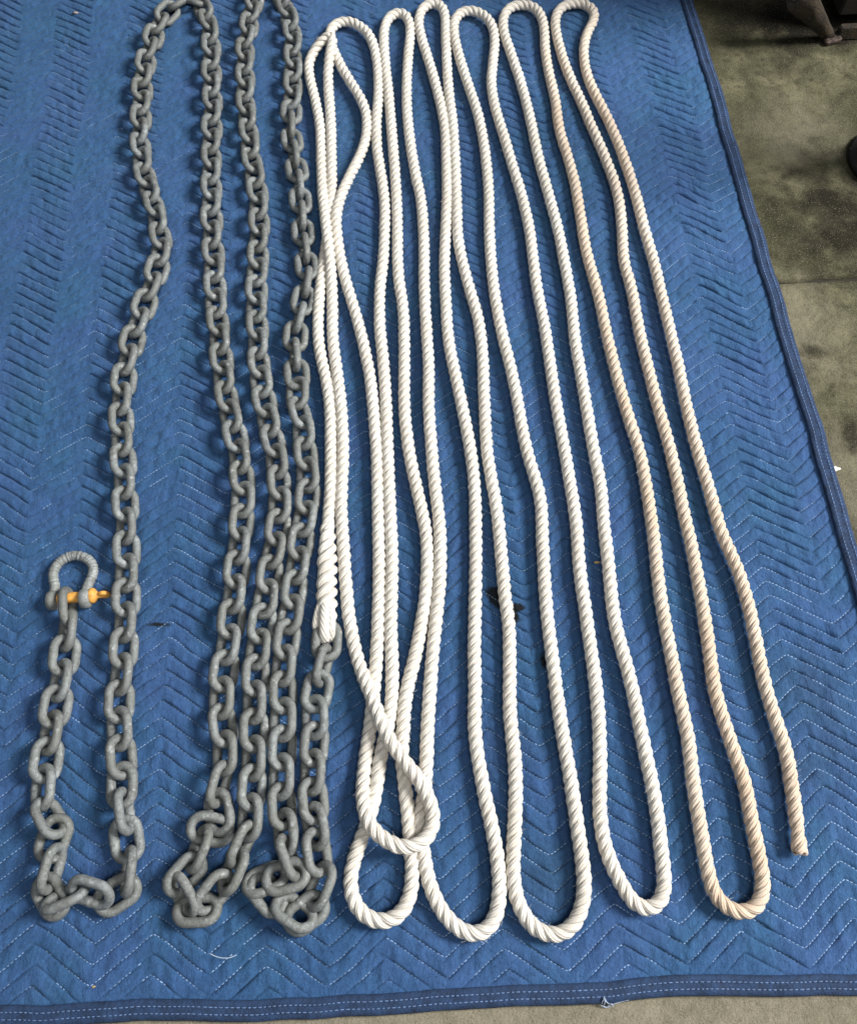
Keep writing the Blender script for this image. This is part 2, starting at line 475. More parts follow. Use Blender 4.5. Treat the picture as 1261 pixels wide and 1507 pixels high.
CHAIN_LINES = {
    'first': [(99, 877), (101, 908), (99, 930), (96, 958), (90, 1001), (82, 1037), (73, 1091), (66, 1130), (62, 1180)],
    'second': [(179, 1178), (178, 1150), (181, 1124), (176, 1082), (175, 1032), (182, 958), (186, 870), (186, 795), (184, 732), (182, 687), (178, 620), (180, 572), (185, 540), (198, 489), (218, 433), (234, 388), (238, 362),
               (235, 340), (226, 297), (213, 258), (206, 206), (208, 159), (210, 115), (216, 83), (224, 59), (232, 36), (246, 16), (263, 5), (280, -4), (294, 4), (303, 18), (309, 42), (311, 75), (311, 115), (313, 159), (311, 198),
               (311, 246), (311, 293), (312, 345), (315, 390), (317, 441), (323, 497), (328, 548), (337, 604), (349, 651), (357, 707), (358, 740), (353, 791), (347, 851), (341, 910), (335, 954), (327, 1005), (325, 1045), (330, 1080), (333, 1110), (331, 1130)],
    'fourth': [(367, 1226), (368, 1195), (372, 1150), (374, 1100), (374, 1050), (377, 978), (385, 922), (393, 870), (400, 823), (410, 775), (412, 735), (408, 679), (397, 628), (387, 580), (381, 536), (379, 489), (377, 437), (379, 390), (381, 345), (381, 305),
               (377, 270), (369, 226), (366, 190), (361, 151), (361, 111), (360, 71), (365, 44), (371, 12), (378, -12), (396, -24), (411, -14), (417, 2), (423, 18), (430, 44), (431, 79), (431, 127), (428, 170), (429, 202), (434, 234), (440, 270), (444, 317), (448, 365), (453, 402),
               (446, 445), (437, 477), (433, 516), (438, 552), (437, 592), (447, 628), (449, 667), (455, 717), (448, 763), (440, 815), (434, 859), (428, 902), (420, 954), (416, 1001), (417, 1045), (416, 1091), (414, 1130), (414, 1170), (416, 1209)],
    'last': [(463, 1200), (459, 1160), (461, 1115), (465, 1066), (462, 1040), (468, 1008), (480, 962), (482, 925)],
}
TURNS = [(62, 1182), (80, 1235), (70, 1310), (100, 1325), (160, 1325), (190, 1290), (185, 1200), (315, 1180), (300, 1220), (265, 1305), (290, 1340), (335, 1300), (360, 1225), (420, 1240), (395, 1300), (415, 1345), (455, 1345), (470, 1270)]

# how far the padding is pressed down by what lies on it
CELL, GX0, GY0, GN = 0.0025, -1.1, -0.25, 860
near = np.full((GN, GN), 1.0)


def press(P):
    ix = ((P[:, 0] - GX0) / CELL).astype(int); iy = ((P[:, 1] - GY0) / CELL).astype(int)
    for a in range(-12, 13):
        for b in range(-12, 13):
            d = math.hypot(a, b) * CELL
            if d > 0.03:
                continue
            x_, y_ = ix + a, iy + b
            ok = (x_ >= 0) & (x_ < GN) & (y_ >= 0) & (y_ < GN)
            np.minimum.at(near, (x_[ok], y_[ok]), d)


press(RC[RC[:, 2] < ZR + 0.004])
press(resample(RC, 0.002)[0][:1])
_half = []
for ln in CHAIN_LINES.values():
    Q_, _ = resample(catmull([ground(x, y, 0.02) for x, y in ln], 10), 0.002)
    press(Q_)
for a_, b_ in zip(TURNS[:-1], TURNS[1:]):
    if abs(a_[0] - b_[0]) < 90:
        Q_, _ = resample(np.array([ground(*a_, 0.02), ground(*b_, 0.02)]), 0.002)
        press(Q_)


def pressed(x, y, z):
    ix = np.clip(((x - GX0) / CELL).astype(int), 0, GN - 1); iy = np.clip(((y - GY0) / CELL).astype(int), 0, GN - 1)
    d = near[ix, iy]
    k = np.exp(-(d / 0.0125) ** 2)
    return np.maximum(z * (1 - 0.62 * k), 0.002)

# ------------------------------------------------------------------ quilted blanket
PER, ROW, AMP = 0.1345, 0.0208, 0.0485
U_PK = -0.318
UL, VT = -1.05, 1.80
NW1, NW2, NW3, NW4 = Noise2(1), Noise2(2), Noise2(3), Noise2(4)
BASE = 0.0038
PUFF = 0.0045


def u_edge(v):
    return 0.598 + 0.005 * NW1(np.asarray(v) * 4.0 + 5, 0.5 + 0 * np.asarray(v)) + 0.002 * NW2(np.asarray(v) * 17, 0.2 + 0 * np.asarray(v))


VE_X = [ground(x, y, 0.006) for x, y in ((-60, 1515), (60, 1512), (182, 1507), (222, 1502), (278, 1504), (317, 1506), (397, 1504), (496, 1499), (620, 1491),
                                         (761, 1480), (820, 1482), (880, 1480), (951, 1470), (1039, 1466), (1157, 1468), (1261, 1466), (1420, 1462))]
VE = np.array([w2uv(p[0], p[1]) for p in VE_X])


def v_edge(u):                                # outer edge of the binding along the near side
    u = np.asarray(u, float)
    k = np.linspace(-0.02, 0.02, 9)
    return np.mean([np.interp(u + d, VE[:, 0], VE[:, 1]) for d in k], axis=0)


def zig(u):
    t = np.mod((u - U_PK) / PER, 1.0)
    tri = 1 - 4 * np.abs(np.where(t > 0.5, 1 - t, t))     # +1 at peaks, -1 at valleys
    # the needle rounds each corner slightly
    return AMP * 0.5 * np.sign(tri) * (np.abs(tri) - 0.06 * np.abs(tri) ** 6)


def warp(u, v):
    du = 0.006 * NW3(u * 5 + 3, v * 5 + 1) + 0.0022 * NW4(u * 22, v * 22)
    dv = 0.007 * NW4(u * 4 + 7, v * 4 + 2) + 0.0022 * NW3(u * 20, v * 20)
    return u + du, v + dv


def b_height(u, v, w):
    """height of the quilt's top, w is the coordinate across the stitched rows"""
    t = np.mod(w / ROW, 1.0)
    e = 1 - np.abs(2 * t - 1) ** 6.0
    rowid = np.floor(w / ROW)
    vary = 0.78 + 0.34 * NW1(rowid * 0.71 + 11, u * 14)
    wr = NW2(u * 70 + 0.6 * rowid, v * 70) * 0.6 + NW3(u * 190, v * 80 + rowid * 3.1) * 0.6
    # cross creases of the fabric between two rows
    cr = NW4(u * 95 + rowid * 5.3, rowid * 1.7)
    z = BASE + PUFF * vary * np.clip(e, 0, 1) ** 0.85 + e * (0.0013 * wr + 0.0012 * cr)
    z = z + (1 - e) * 0.0010 * NW3(u * 165 + rowid * 2.3, rowid * 0.9) + e * 0.0006 * NW1(u * 170, v * 60)
    return z + 0.0035 * NW1(u * 3.1, v * 3.1) + 0.0016 * NW2(u * 9 + 4, v * 9)


nu_per, nr_sub = 46, 9
us = U_PK + np.arange(-int(0.75 / PER * nu_per), int(0.96 / PER * nu_per)) * (PER / nu_per)
ws = (np.arange(-10, int(VT / ROW))[:, None] + np.array([0, 0.05, 0.13, 0.25, 0.40, 0.60, 0.75, 0.87, 0.95])[None, :]).ravel() * ROW
U, Wc = np.meshgrid(us, ws)
V = Wc + zig(U)
Uw, Vw = warp(U, V)
Z = b_height(Uw, Vw, Wc)
ue = u_edge(Vw) + 0.004
ve = v_edge(np.minimum(Uw, 0.62)) + 0.0145
cl_u = Uw > ue
cl_v = Vw < ve
# the quilt thins out into its binding
dist = np.minimum(ue - Uw, Vw - ve)
fade = np.clip(dist / 0.022, 0, 1)
Z = np.where(fade < 1, Z * fade + 0.0055 * (1 - fade), Z)
Uc, Vc = np.minimum(Uw, ue), np.maximum(Vw, ve)
X, Y = uv2w(Uc, Vc)
Z = pressed(X, Y, Z)
verts = np.stack([X, Y, Z], axis=-1).reshape(-1, 3)
faces = grid_faces(*U.shape)
bad = (cl_u | cl_v).reshape(-1)
faces = faces[~bad[faces].all(axis=1)]
used = np.zeros(len(verts), bool); used[faces.ravel()] = True
remap = np.cumsum(used) - 1
verts = verts[used]; faces = remap[faces]

blanket = empty('moving_blanket')
tag(blanket, 'large blue quilted blanket with zigzag stitching and navy binding on concrete', 'blanket')
mesh_obj('quilted_cover', verts, faces, BLANKET, blanket)


def dashes(P, length, gap, w, h, jitter=0.25, keep=None):
    """short thread stitches along a polyline P (n,3)"""
    seg = np.linalg.norm(np.diff(P, axis=0), axis=1)
    s = np.concatenate([[0], np.cumsum(seg)])
    vs, fs = [], []
    t = random.random() * gap
    while t + length < s[-1]:
        L = length * (1 + random.uniform(-jitter, jitter))
        a = np.array([np.interp(t, s, P[:, k]) for k in range(3)])
        b = np.array([np.interp(t + L, s, P[:, k]) for k in range(3)])
        t += L + gap * (1 + random.uniform(-jitter, jitter))
        if keep is not None and not keep(a):
            continue
        d = b - a
        n = np.linalg.norm(d[:2])
        if n < 1e-5:
            continue
        sd = np.array((-d[1], d[0], 0)) / n * w * 0.5
        up = np.array((0, 0, h))
        m = (a + b) / 2 + up
        o = len(vs)
        vs += [a - sd * .5, a + sd * .5, m * .6 + (a + up * .2) * .4 + sd, m * .6 + (a + up * .2) * .4 - sd,
               m * .6 + (b + up * .2) * .4 + sd, m * .6 + (b + up * .2) * .4 - sd, b + sd * .5, b - sd * .5]
        fs += [(o, o + 3, o + 2, o + 1), (o + 3, o + 5, o + 4, o + 2), (o + 5, o + 7, o + 6, o + 4)]
    return vs, fs


sv, sf = [], []


def add_dash(r):
    o = len(sv)
    sv.extend(r[0]); sf.extend([tuple(k + o for k in f) for f in r[1]])


uu = np.arange(-0.78, 0.62, PER / 92)
NK = Noise2(77)
for k in range(int(-0.17 / ROW), int(1.62 / ROW)):
    w = k * ROW
    vv = w + zig(uu)
    a, b = warp(uu, vv)
    ok = (a < u_edge(b)) & (b > v_edge(a) + 0.022)
    z = b_height(a, b, np.full_like(a, w)) + 0.0002
    x, y = uv2w(a, b)
    z = pressed(x, y, z)
    P = np.stack([x, y, z], axis=-1)
    idx = np.where(ok)[0]
    if len(idx) < 3:
        continue
    for run in np.split(idx, np.where(np.diff(idx) > 1)[0] + 1):
        if len(run) > 3:
            add_dash(dashes(P[run], 0.0034, 0.0014, 0.0010, 0.0008,
                            keep=lambda p: float(NK(p[0] * 16, p[1] * 16)) + 0.55 * float(NK(p[0] * 60, p[1] * 60)) > (-0.55 + 0.45 * max(0.0, min(1.0, (p[1] - 0.1) / 1.2 - p[0] * 0.6)))))
tag(mesh_obj('quilting_stitches', np.array(sv), sf, THREAD, blanket, smooth=True), kind='stuff')


# binding tape: a folded strip round the edge
def strip(name, centre, width, thick, parent, mat, z0=0.0005):
    """centre: (n,2) path in uv of the outer edge -> folded tape, inner side to its left"""
    C = np.asarray(centre)
    T = np.gradient(C, axis=0)
    T /= np.linalg.norm(T, axis=1)[:, None]
    Nn = np.stack([-T[:, 1], T[:, 0]], axis=-1)
    prof = [(1.0, 0.55), (0.97, 0.92), (0.75, 0.97), (0.5, 0.86), (0.28, 0.98), (0.08, 0.86), (0.0, 0.5), (0.04, 0.12), (0.3, 0.0), (1.0, 0.0)]
    V = []
    nn = Noise2(55)
    for i in range(len(C)):
        for (a, b) in prof:
            p = C[i] + Nn[i] * a * width
            x, y = uv2w(*p)
            wz = 1 + 0.13 * float(nn(i * 0.13, a * 3)) + 0.13 * float(nn(i * 0.5, a * 2 + 9))
            V.append((x, y, z0 + thick * b * wz))
    return mesh_obj(name, np.array(V), grid_faces(len(C), len(prof))[:, ::-1], mat, parent)


ub = np.arange(-1.05, 0.66, 0.006)
vb = v_edge(ub) + 0.0012 * NW1(ub * 30, 0.3 + 0 * ub)
edge_b = np.stack([ub, vb], -1)
vr = np.arange(float(v_edge(0.62)) + 0.028, 1.80, 0.006)
edge_r = np.stack([u_edge(vr) + 0.022, vr], -1)
strip('binding', edge_b, 0.0215, 0.0095, blanket, BIND)
strip('binding', edge_r, 0.025, 0.0095, blanket, BIND)
sv, sf = [], []
for E, off in ((edge_b, 0.0075), (edge_b, 0.0145), (edge_r, 0.008), (edge_r, 0.0185)):
    T = np.gradient(E, axis=0); T /= np.linalg.norm(T, axis=1)[:, None]
    Q = E + np.stack([-T[:, 1], T[:, 0]], -1) * off
    x, y = uv2w(Q[:, 0], Q[:, 1])
    add_dash(dashes(np.stack([x, y, np.full_like(x, 0.0106)], -1), 0.0042, 0.0016, 0.0011, 0.0009))
tag(mesh_obj('binding_stitches', np.array(sv), sf, THREAD2, blanket), kind='stuff')


# ------------------------------------------------------------------ tubes
def tube(name, C, R, mat, parent, ns=12, close=False, caps=True, up=None, uvlen=0.01, attr=None, squash=None):
    """sweep a circle of radius R (scalar or array) along C; up: outward vectors (n,3)"""
    C = np.asarray(C, float)
    n = len(C)
    if close:
        T = np.roll(C, -1, 0) - np.roll(C, 1, 0)
    else:
        T = np.gradient(C, axis=0)
    T /= np.linalg.norm(T, axis=1)[:, None] + 1e-12
    if up is None:
        up = np.tile(np.array((0, 0, 1.0)), (n, 1))
        par = np.abs((T * up).sum(1)) > 0.97
        up[par] = (0, 1, 0.01)
    N = up - T * (up * T).sum(1)[:, None]
    N /= np.linalg.norm(N, axis=1)[:, None] + 1e-12
    B = np.cross(T, N)
    R = np.broadcast_to(np.asarray(R, float), (n,))
    th = np.arange(ns) * 2 * math.pi / ns
    sq = 1.0 if squash is None else squash
    ring = N[:, None, :] * np.cos(th)[None, :, None] * sq + B[:, None, :] * np.sin(th)[None, :, None]
    V = (C[:, None, :] + ring * R[:, None, None]).reshape(-1, 3)
    nr = n + 1 if close else n
    i = np.arange(nr - 1)[:, None]; j = np.arange(ns)[None, :]
    a = i * ns + j; b = i * ns + (j + 1) % ns
    c = ((i + 1) % n) * ns + (j + 1) % ns; d = ((i + 1) % n) * ns + j
    Fq = np.stack([a, b, c, d], -1).reshape(-1, 4)
    s = np.concatenate([[0], np.cumsum(np.linalg.norm(np.diff(C, axis=0), axis=1))])
    if close:
        s = np.append(s, s[-1] + np.linalg.norm(C[0] - C[-1]))
    sv_ = s / uvlen
    u0 = np.broadcast_to(j / ns, a.shape); u1 = np.broadcast_to((j + 1) / ns, a.shape)
    v0 = np.broadcast_to(sv_[:nr - 1][:, None], a.shape); v1 = np.broadcast_to(sv_[1:nr][:, None], a.shape)
    uvs = np.stack([np.stack([u0, v0], -1), np.stack([u1, v0], -1), np.stack([u1, v1], -1), np.stack([u0, v1], -1)], 2).reshape(-1, 2)
    fl = Fq.tolist()
    if caps and not close:
        fl.append(list(range(ns))[::-1])
        fl.append([(n - 1) * ns + k for k in range(ns)])
        uvs = np.vstack([uvs, np.zeros((2 * ns, 2))])
    o = mesh_obj(name, V, fl, mat, parent, uvs=uvs)
    if attr is not None:
        at = o.data.attributes.new('stain', 'FLOAT', 'POINT')
        at.data.foreach_set('value', np.repeat(np.asarray(attr, np.float32), ns))
    return o


# ------------------------------------------------------------------ rope
T = np.gradient(RC, axis=0); T /= np.linalg.norm(T, axis=1)[:, None]
UPV = np.array((0, 0, 1.0))
SIDE = np.cross(T, UPV); SIDE /= np.linalg.norm(SIDE, axis=1)[:, None]
UPR = np.cross(SIDE, T)
nst = Noise2(91)


def stain_of(s):
    # tan discolouring sits on the runs towards the rope's free end
    cx, cy = RC[:, 0], RC[:, 1]

    def at(px, py, after=0.0):
        g = ground(px, py, ZR)
        d = (cx - g[0]) ** 2 + (cy - g[1]) ** 2 + np.where(s_all < after, 9.0, 0.0)
        return s_all[np.argmin(d)]
    k = [0.0, at(753, 9, 15), at(802, 71, 15), at(823, 190, 15), at(880, 432, 15), at(912, 570, 15), at(951, 717, 15), at(999, 1025, 15), at(1017, 1128, 15), at(1041, 1281, 15), at(1098, 1344, 15), at(1106, 1210, 15),
         at(1043, 954, 15), at(998, 714, 15), at(951, 531, 15), at(918, 383, 15), at(836, 107, 15), at(822, 14, 15), at(862, 103, 15), at(892, 170, 15), at(947, 333, 15), at(1027, 665, 15), at(1112, 942, 15), TOTAL]
    a = [0.05, 0.12, 0.45, 0.75, 0.98, 0.95, 0.88, 0.65, 0.65, 0.80, 1.0, 0.98, 0.80, 0.75, 0.62, 0.45, 0.45, 0.15, 0.75, 0.75, 0.58, 0.75, 0.82, 0.88]
    base = np.interp(s, k, a)
    return np.clip(base * (1 + 0.28 * nst(s * 5.1, 0.4 + 0 * s)) + 0.06 * nst(s * 23, 0.9 + 0 * s), 0, 1)


rope = empty('laid_rope')
tag(rope, 'long white three-strand rope laid in tall side-by-side loops, browner towards its free end', 'rope')
SR, HA = 0.0050, 0.0049
stn = stain_of(s_all)
end = np.clip((TOTAL - s_all) / 0.012, 0, 1)
nrad = Noise2(44)
for k in range(3):
    ph = -2 * math.pi * s_all / LAY + 2 * math.pi * k / 3
    # lay of the strands is never perfectly even
    ph = ph + 0.22 * nrad(s_all * 9, 0.1 + 0 * s_all)
    rad = SIDE * np.cos(ph)[:, None] + UPR * np.sin(ph)[:, None]
    tight = 1 - 0.16 * np.exp(-((TOTAL - s_all - 0.024) / 0.007) ** 2) + 0.10 * np.exp(-((TOTAL - s_all - 0.004) / 0.01) ** 2)
    Ck = RC + rad * (HA * tight * (1 + 0.05 * nrad(s_all * 30, k + 0.3 + 0 * s_all)))[:, None]
    Rk = SR * tight * (1 + 0.05 * nrad(s_all * 55, k * 3.3 + 0 * s_all)) * (0.86 + 0.14 * np.sqrt(end))
    tube('strand', Ck, Rk, ROPE, rope, ns=10, up=rad, uvlen=LAY, attr=stn, squash=0.86)
tape = [RC[-1] - T[-1] * k for k in (0.0002, -0.0008)]
tube('burnt_end', tape, [0.0078, 0.0062], mat_simple('singed_fibre', (0.10, 0.07, 0.045), 0.8, 0.5, 300), rope, ns=12)

# loose fibres standing off the lay
fv, ff = [], []
for q in range(1500):
    i = random.randrange(10, len(RC) - 10)
    a = random.uniform(-0.3, math.pi + 0.3)
    out = SIDE[i] * math.cos(a) + UPR[i] * math.sin(a)
    p = RC[i] + out * 0.0088
    d = (T[i] * random.choice((-1, 1)) * random.uniform(0.3, 1) + out * random.uniform(0.1, 0.9) + SIDE[i] * random.uniform(-.5, .5))
    d /= np.linalg.norm(d)
    L = random.uniform(0.002, 0.006)
    bend = SIDE[i] * random.uniform(-1, 1) * L * 0.4 + UPV * random.uniform(-0.6, 0.2) * L
    w = np.cross(d, out); w = w / (np.linalg.norm(w) + 1e-9) * 0.00022
    n0 = out * 0.00022
    o = len(fv)
    for (c_, k) in ((p, 1.0), (p + d * L * 0.5 + bend * 0.25, 0.8), (p + d * L + bend, 0.3)):
        fv += [c_ + w * k, c_ - w * 0.5 * k + n0 * k, c_ - w * 0.5 * k - n0 * k]
    for k in range(2):
        for m in range(3):
            ff.append((o + k * 3 + m, o + k * 3 + (m + 1) % 3, o + k * 3 + 3 + (m + 1) % 3, o + k * 3 + 3 + m))
tag(mesh_obj('loose_fibres', np.array(fv), ff, mat_simple('loose_rope_fibre', (0.74, 0.70, 0.63), 0.7, 0.1, 60), rope), kind='stuff')

# eye splice that joins rope and chain: strands tucked back round the rope
L_SPL = float(np.interp(0, [0], [0])) + 0.0
i_top = int(np.searchsorted(s_all, 0.150))
seg = slice(0, i_top)
sl = s_all[seg]
fr = sl / sl[-1]
for k in range(3):
    ph = -2 * math.pi * sl / (LAY * 1.25) + 2 * math.pi * k / 3 + 1.05
    rad = SIDE[seg] * np.cos(ph)[:, None] + UPR[seg] * np.sin(ph)[:, None]
    wv = 0.0010 * np.sin(ph * 3 + k)
    ha = np.interp(fr, [0, 0.55, 0.85, 1], [0.0090, 0.0088, 0.0070, 0.0038]) + wv
    rr = np.interp(fr, [0, 0.6, 0.9, 1], [0.0053, 0.0052, 0.0040, 0.0018]) * (1 + 0.08 * nrad(sl * 90, k + 7.0 + 0 * sl))
    Ck = RC[seg] + rad * ha[:, None]
    Ck[:, 2] = np.maximum(Ck[:, 2], 0.011)
    tube('tucked_strand', Ck, rr, ROPE, rope, ns=10, up=rad, uvlen=LAY, attr=np.full(len(sl), 0.03))
# the eye: three flattened strand bundles over the first link's crown and back beneath it
tip = RC[0]
dn = -T[0]; dn[2] = 0; dn /= np.linalg.norm(dn)
sd = np.array((-dn[1], dn[0], 0.0))
if sd[0] < 0:
    sd = -sd
for (off, wide, dz, reach) in ((-0.0125, 0.0050, -0.002, 0.016), (-0.001, 0.0068, 0.003, 0.025), (0.0075, 0.0062, 0.001, 0.022)):
    pts = [tip - dn * 0.026 + sd * off * 0.5 + UPV * (0.006 + dz * .3), tip - dn * 0.010 + sd * off * 0.85 + UPV * (0.0085 + dz), tip + dn * 0.006 + sd * off + UPV * (0.0095 + dz),
           tip + dn * (reach - 0.005) + sd * off * 0.9 + UPV * (0.005 + dz), tip + dn * reach + sd * off * 0.8 + UPV * -0.003,
           tip + dn * (reach - 0.008) + sd * off * 0.7 + UPV * -0.0075, tip - dn * 0.006 + sd * off * 0.5 + UPV * -0.006, tip - dn * 0.02 + sd * off * 0.3 + UPV * -0.003]
    Cc = catmull(pts, 8)
    tube('eye_strand', Cc, wide, ROPE, rope, ns=14, uvlen=LAY * 0.6, attr=np.full(len(Cc), 0.02), squash=0.72)

# ------------------------------------------------------------------ chain
D, PIT, WID = 0.0117, 0.0347, 0.0396          # wire, inner length, outer width
ns_, no_ = 14, 40


def link_mesh():
    r = (WID - D) / 2                         # centre line: two straights and two half rounds
    hl = (PIT + D) / 2 - r
    C = []
    na = 14
    for k in range(na + 1):
        a = -math.pi / 2 + math.pi * k / na
        C.append((hl + r * math.cos(a), r * math.sin(a), 0))
    for k in range(1, 14):
        C.append((hl - 2 * hl * k / 14, r, 0))
    for k in range(na + 1):
        a = math.pi / 2 + math.pi * k / na
        C.append((-hl + r * math.cos(a), r * math.sin(a), 0))
    for k in range(1, 5):
        C.append((-hl + 2 * hl * k / 5, -r, 0))
    C = np.array(C)
    s = np.linalg.norm(C - np.array((0, r, 0)), axis=1)
    R = D / 2 * (1 + 0.045 * np.exp(-(s / 0.0035) ** 2) + 0.07 * np.exp(-(s / 0.0011) ** 2))        # weld upset on one side
    o = tube('link', C, R, GALV, None, ns=12, close=True, up=np.tile(np.array((0, 0, 1.0)), (len(C), 1)))
    me = o.data
    bpy.data.objects.remove(o)
    return me


LINK = link_mesh()
chain = empty('galvanised_chain')
tag(chain, 'grey galvanised steel chain laid in four long bights beside the white rope', 'chain')
ZC = 0.0192
n_link = [0]


def put_link(p0, p1, roll, slack=True):
    """a link whose two joints lie at p0 and p1; roll > 0 lifts its left side"""
    p0, p1 = np.asarray(p0), np.asarray(p1)
    c = (p0 + p1) / 2
    t = p1 - p0; t /= np.linalg.norm(t)
    left = np.cross(UPV, t); left /= np.linalg.norm(left)
    if (abs(t[1]) > 0.35 and left[0] > 0) or (abs(t[1]) <= 0.35 and left[1] < 0):
        t, left = -t, -left
    up = np.cross(t, left)
    r = math.radians(roll)
    yv = left * math.cos(r) + up * math.sin(r)
    zv = np.cross(t, yv)
    if random.random() < 0.4:
        t, yv = -t, -yv
    M = Matrix(((t[0], yv[0], zv[0], c[0]), (t[1], yv[1], zv[1], c[1]), (t[2], yv[2], zv[2], c[2]), (0, 0, 0, 1)))
    o = bpy.data.objects.new('link', LINK)
    COL.objects.link(o)
    o.parent = chain
    o.matrix_world = M
    n_link[0] += 1
    return o


def walk(pxs, rolls, parity, z=ZC, jit=7):
    """links end to end along a traced line; rolls(i, f) gives each link's turn"""
    P = catmull([ground(x, y, z) for x, y in pxs], 10)
    Q, s = resample(P, 0.002)
    Q = smooth_path(Q, 4)
    n = max(1, round((s[-1] / (PIT * 0.985) - parity) / 2) * 2 + parity)
    t = np.linspace(0, s[-1], n + 1)
    J = np.stack([np.interp(t, s, Q[:, k]) for k in range(3)], -1)
    for i in range(n):
        put_link(J[i], J[i + 1], rolls(i, i / n) + random.uniform(-jit, jit))
    return n


def fixed(lst):
    for (x0_, y0_, z0_, x1_, y1_, z1_, roll) in lst:
        p, q = ground(x0_, y0_, ZC + z0_ / 1000), ground(x1_, y1_, ZC + z1_ / 1000)
        c = (p + q) / 2
        d = (q - p) / np.linalg.norm(q - p)
        put_link(c - d * PIT / 2, c + d * PIT / 2, roll)


# from the shackle down to the first turn
walk(CHAIN_LINES['first'], lambda i, f: (84 if i == 0 else (-40 if i % 2 else 36)), 0)
fixed([(62, 1182, 0, 84, 1226, 2, 55), (87, 1212, -6, 71, 1257, -6, 8), (84, 1252, 4, 68, 1306, 2, 80), (64, 1300, -6, 86, 1340, -6, -12),
       (74, 1331, 6, 116, 1313, 6, -58), (108, 1305, 8, 160, 1322, 9, 42), (151, 1331, -5, 194, 1303, -5, 10), (192, 1258, 4, 186, 1308, 2, -62),
       (183, 1211, -6, 190, 1260, -6, 8), (180, 1170, 4, 186, 1219, 4, 82)])
# second run, up and over the top, third run down
walk(CHAIN_LINES['second'],
     lambda i, f: 38 if i % 2 else (-34 if i else -12), 1)
fixed([(330, 1128, 3, 315, 1181, 3, 72), (319, 1170, -4, 326, 1221, -3, -22), (331, 1225, -5, 288, 1217, 2, 12), (302, 1226, 4, 283, 1274, 2, -52), (291, 1267, -2, 254, 1309, 0, 38),
       (258, 1296, 2, 281, 1337, 0, -50), (266, 1341, -4, 314, 1339, -4, -24), (329, 1296, 0, 301, 1332, 0, 46), (352, 1262, 0, 334, 1303, 0, -46), (367, 1219, 4, 345, 1267, 3, 74)])
# fourth run up, over the top, fifth run down
walk(CHAIN_LINES['fourth'],
     lambda i, f: (38 if i % 2 else -34) if not 0.60 < f < 0.80 else (12 if i % 2 else -72), 0)
fixed([(419, 1204, -2, 422, 1248, -2, -42), (418, 1242, 6, 432, 1283, 9, 76), (444, 1284, 8, 398, 1297, 8, -8), (408, 1288, -2, 374, 1302, 0, -30),
       (375, 1294, -3, 413, 1341, -4, 30), (418, 1333, 2, 447, 1353, 2, 38), (433, 1358, -6, 468, 1331, -6, 8), (479, 1284, 0, 463, 1325, -2, -42), (463, 1229, 2, 470, 1280, 2, 44), (460, 1193, -1, 468, 1240, -1, -40)])
# last short run up to the rope's splice
walk(CHAIN_LINES['last'],
     lambda i, f: (36 if i % 2 == 0 else -36) if f < 0.5 else (8 if i % 2 == 0 else 78), 1, jit=4)
print('links', n_link[0])

# ------------------------------------------------------------------ bow shackle
ZS = 0.0165
shackle = empty('bow_shackle')
tag(shackle, 'galvanised bow shackle with an orange screw pin at the end of the chain', 'shackle')
bow_px = [(77, 892), (78, 880), (81, 864), (78, 849), (80, 838), (87, 828), (97, 821), (110, 817.5), (125, 820.5), (135, 829), (137.5, 842), (132, 856), (127, 868), (125.5, 880), (126, 890)]
BC = catmull([ground(x, y, ZS) for x, y in bow_px], 10)
Bq, bs = resample(BC, 0.0008)
Bq = smooth_path(Bq, 4)
f = bs / bs[-1]
rad = 0.0065 * (1 + (0.045 + 0.03 * np.sin(bs * 420)) * np.sin(bs * 2 * math.pi / 0.0042 + 1.6 * np.sin(bs * 300)) + 0.03 * np.sin(bs * 900) * np.clip(np.minimum(f - 0.15, 0.85 - f) * 12, 0, 1))
rad = rad * np.interp(f, [0, 0.06, 0.12, 0.88, 0.94, 1], [1.0, 1.12, 1.0, 1.0, 1.12, 1.0])
tube('bow', Bq, rad, GALV2, shackle, ns=16)


def ear(px, py):
    c = ground(px, py, ZS)
    a = np.array((CT, ST, 0.0)) * 0.0068
    prof = [(-1.0, 0.0), (-1.0, 0.0100), (-0.8, 0.0125), (0.0, 0.0135), (0.8, 0.0125), (1.0, 0.0100), (1.0, 0.0)]
    V, n = [], 20
    fw = np.array((-ST, CT, 0.0))
    for (t, r) in prof:
        for k in range(n):
            an = 2 * math.pi * k / n
            V.append(c + a * t + fw * math.cos(an) * r + UPV * math.sin(an) * r)
    mesh_obj('ear', np.array(V), grid_faces(len(prof), n, True)[:, ::-1], GALV2, shackle)


ear(78, 884)
ear(126, 881)
pin = empty('screw_pin')
pin.parent = shackle
pa, pb = ground(70, 883, ZS), ground(160, 874.5, ZS)
dirp = (pb - pa) / np.linalg.norm(pb - pa)
Lp = np.linalg.norm(pb - pa)
k = np.linspace(0, 1, 40)
prof = np.interp(k, [0, 0.62, 0.68, 0.70, 0.76, 0.79, 0.82, 0.97, 1.0], [0.0072, 0.0072, 0.0075, 0.0105, 0.0105, 0.0078, 0.0044, 0.0044, 0.0034])
tube('pin_shaft', pa + (pb - pa) * k[:, None], prof, ORANGE, pin, ns=18)
# tab with the eye for a tommy bar, standing on edge
c = pb - dirp * 0.006
ang = np.linspace(0, 2 * math.pi, 24, endpoint=False)
ringc = np.array([c + dirp * 0.0052 * math.cos(a) + UPV * 0.0060 * math.sin(a) for a in ang])
tube('pin_eye', ringc, 0.0032, ORANGE, pin, ns=10, close=True, up=np.tile(np.cross(dirp, UPV), (24, 1)))

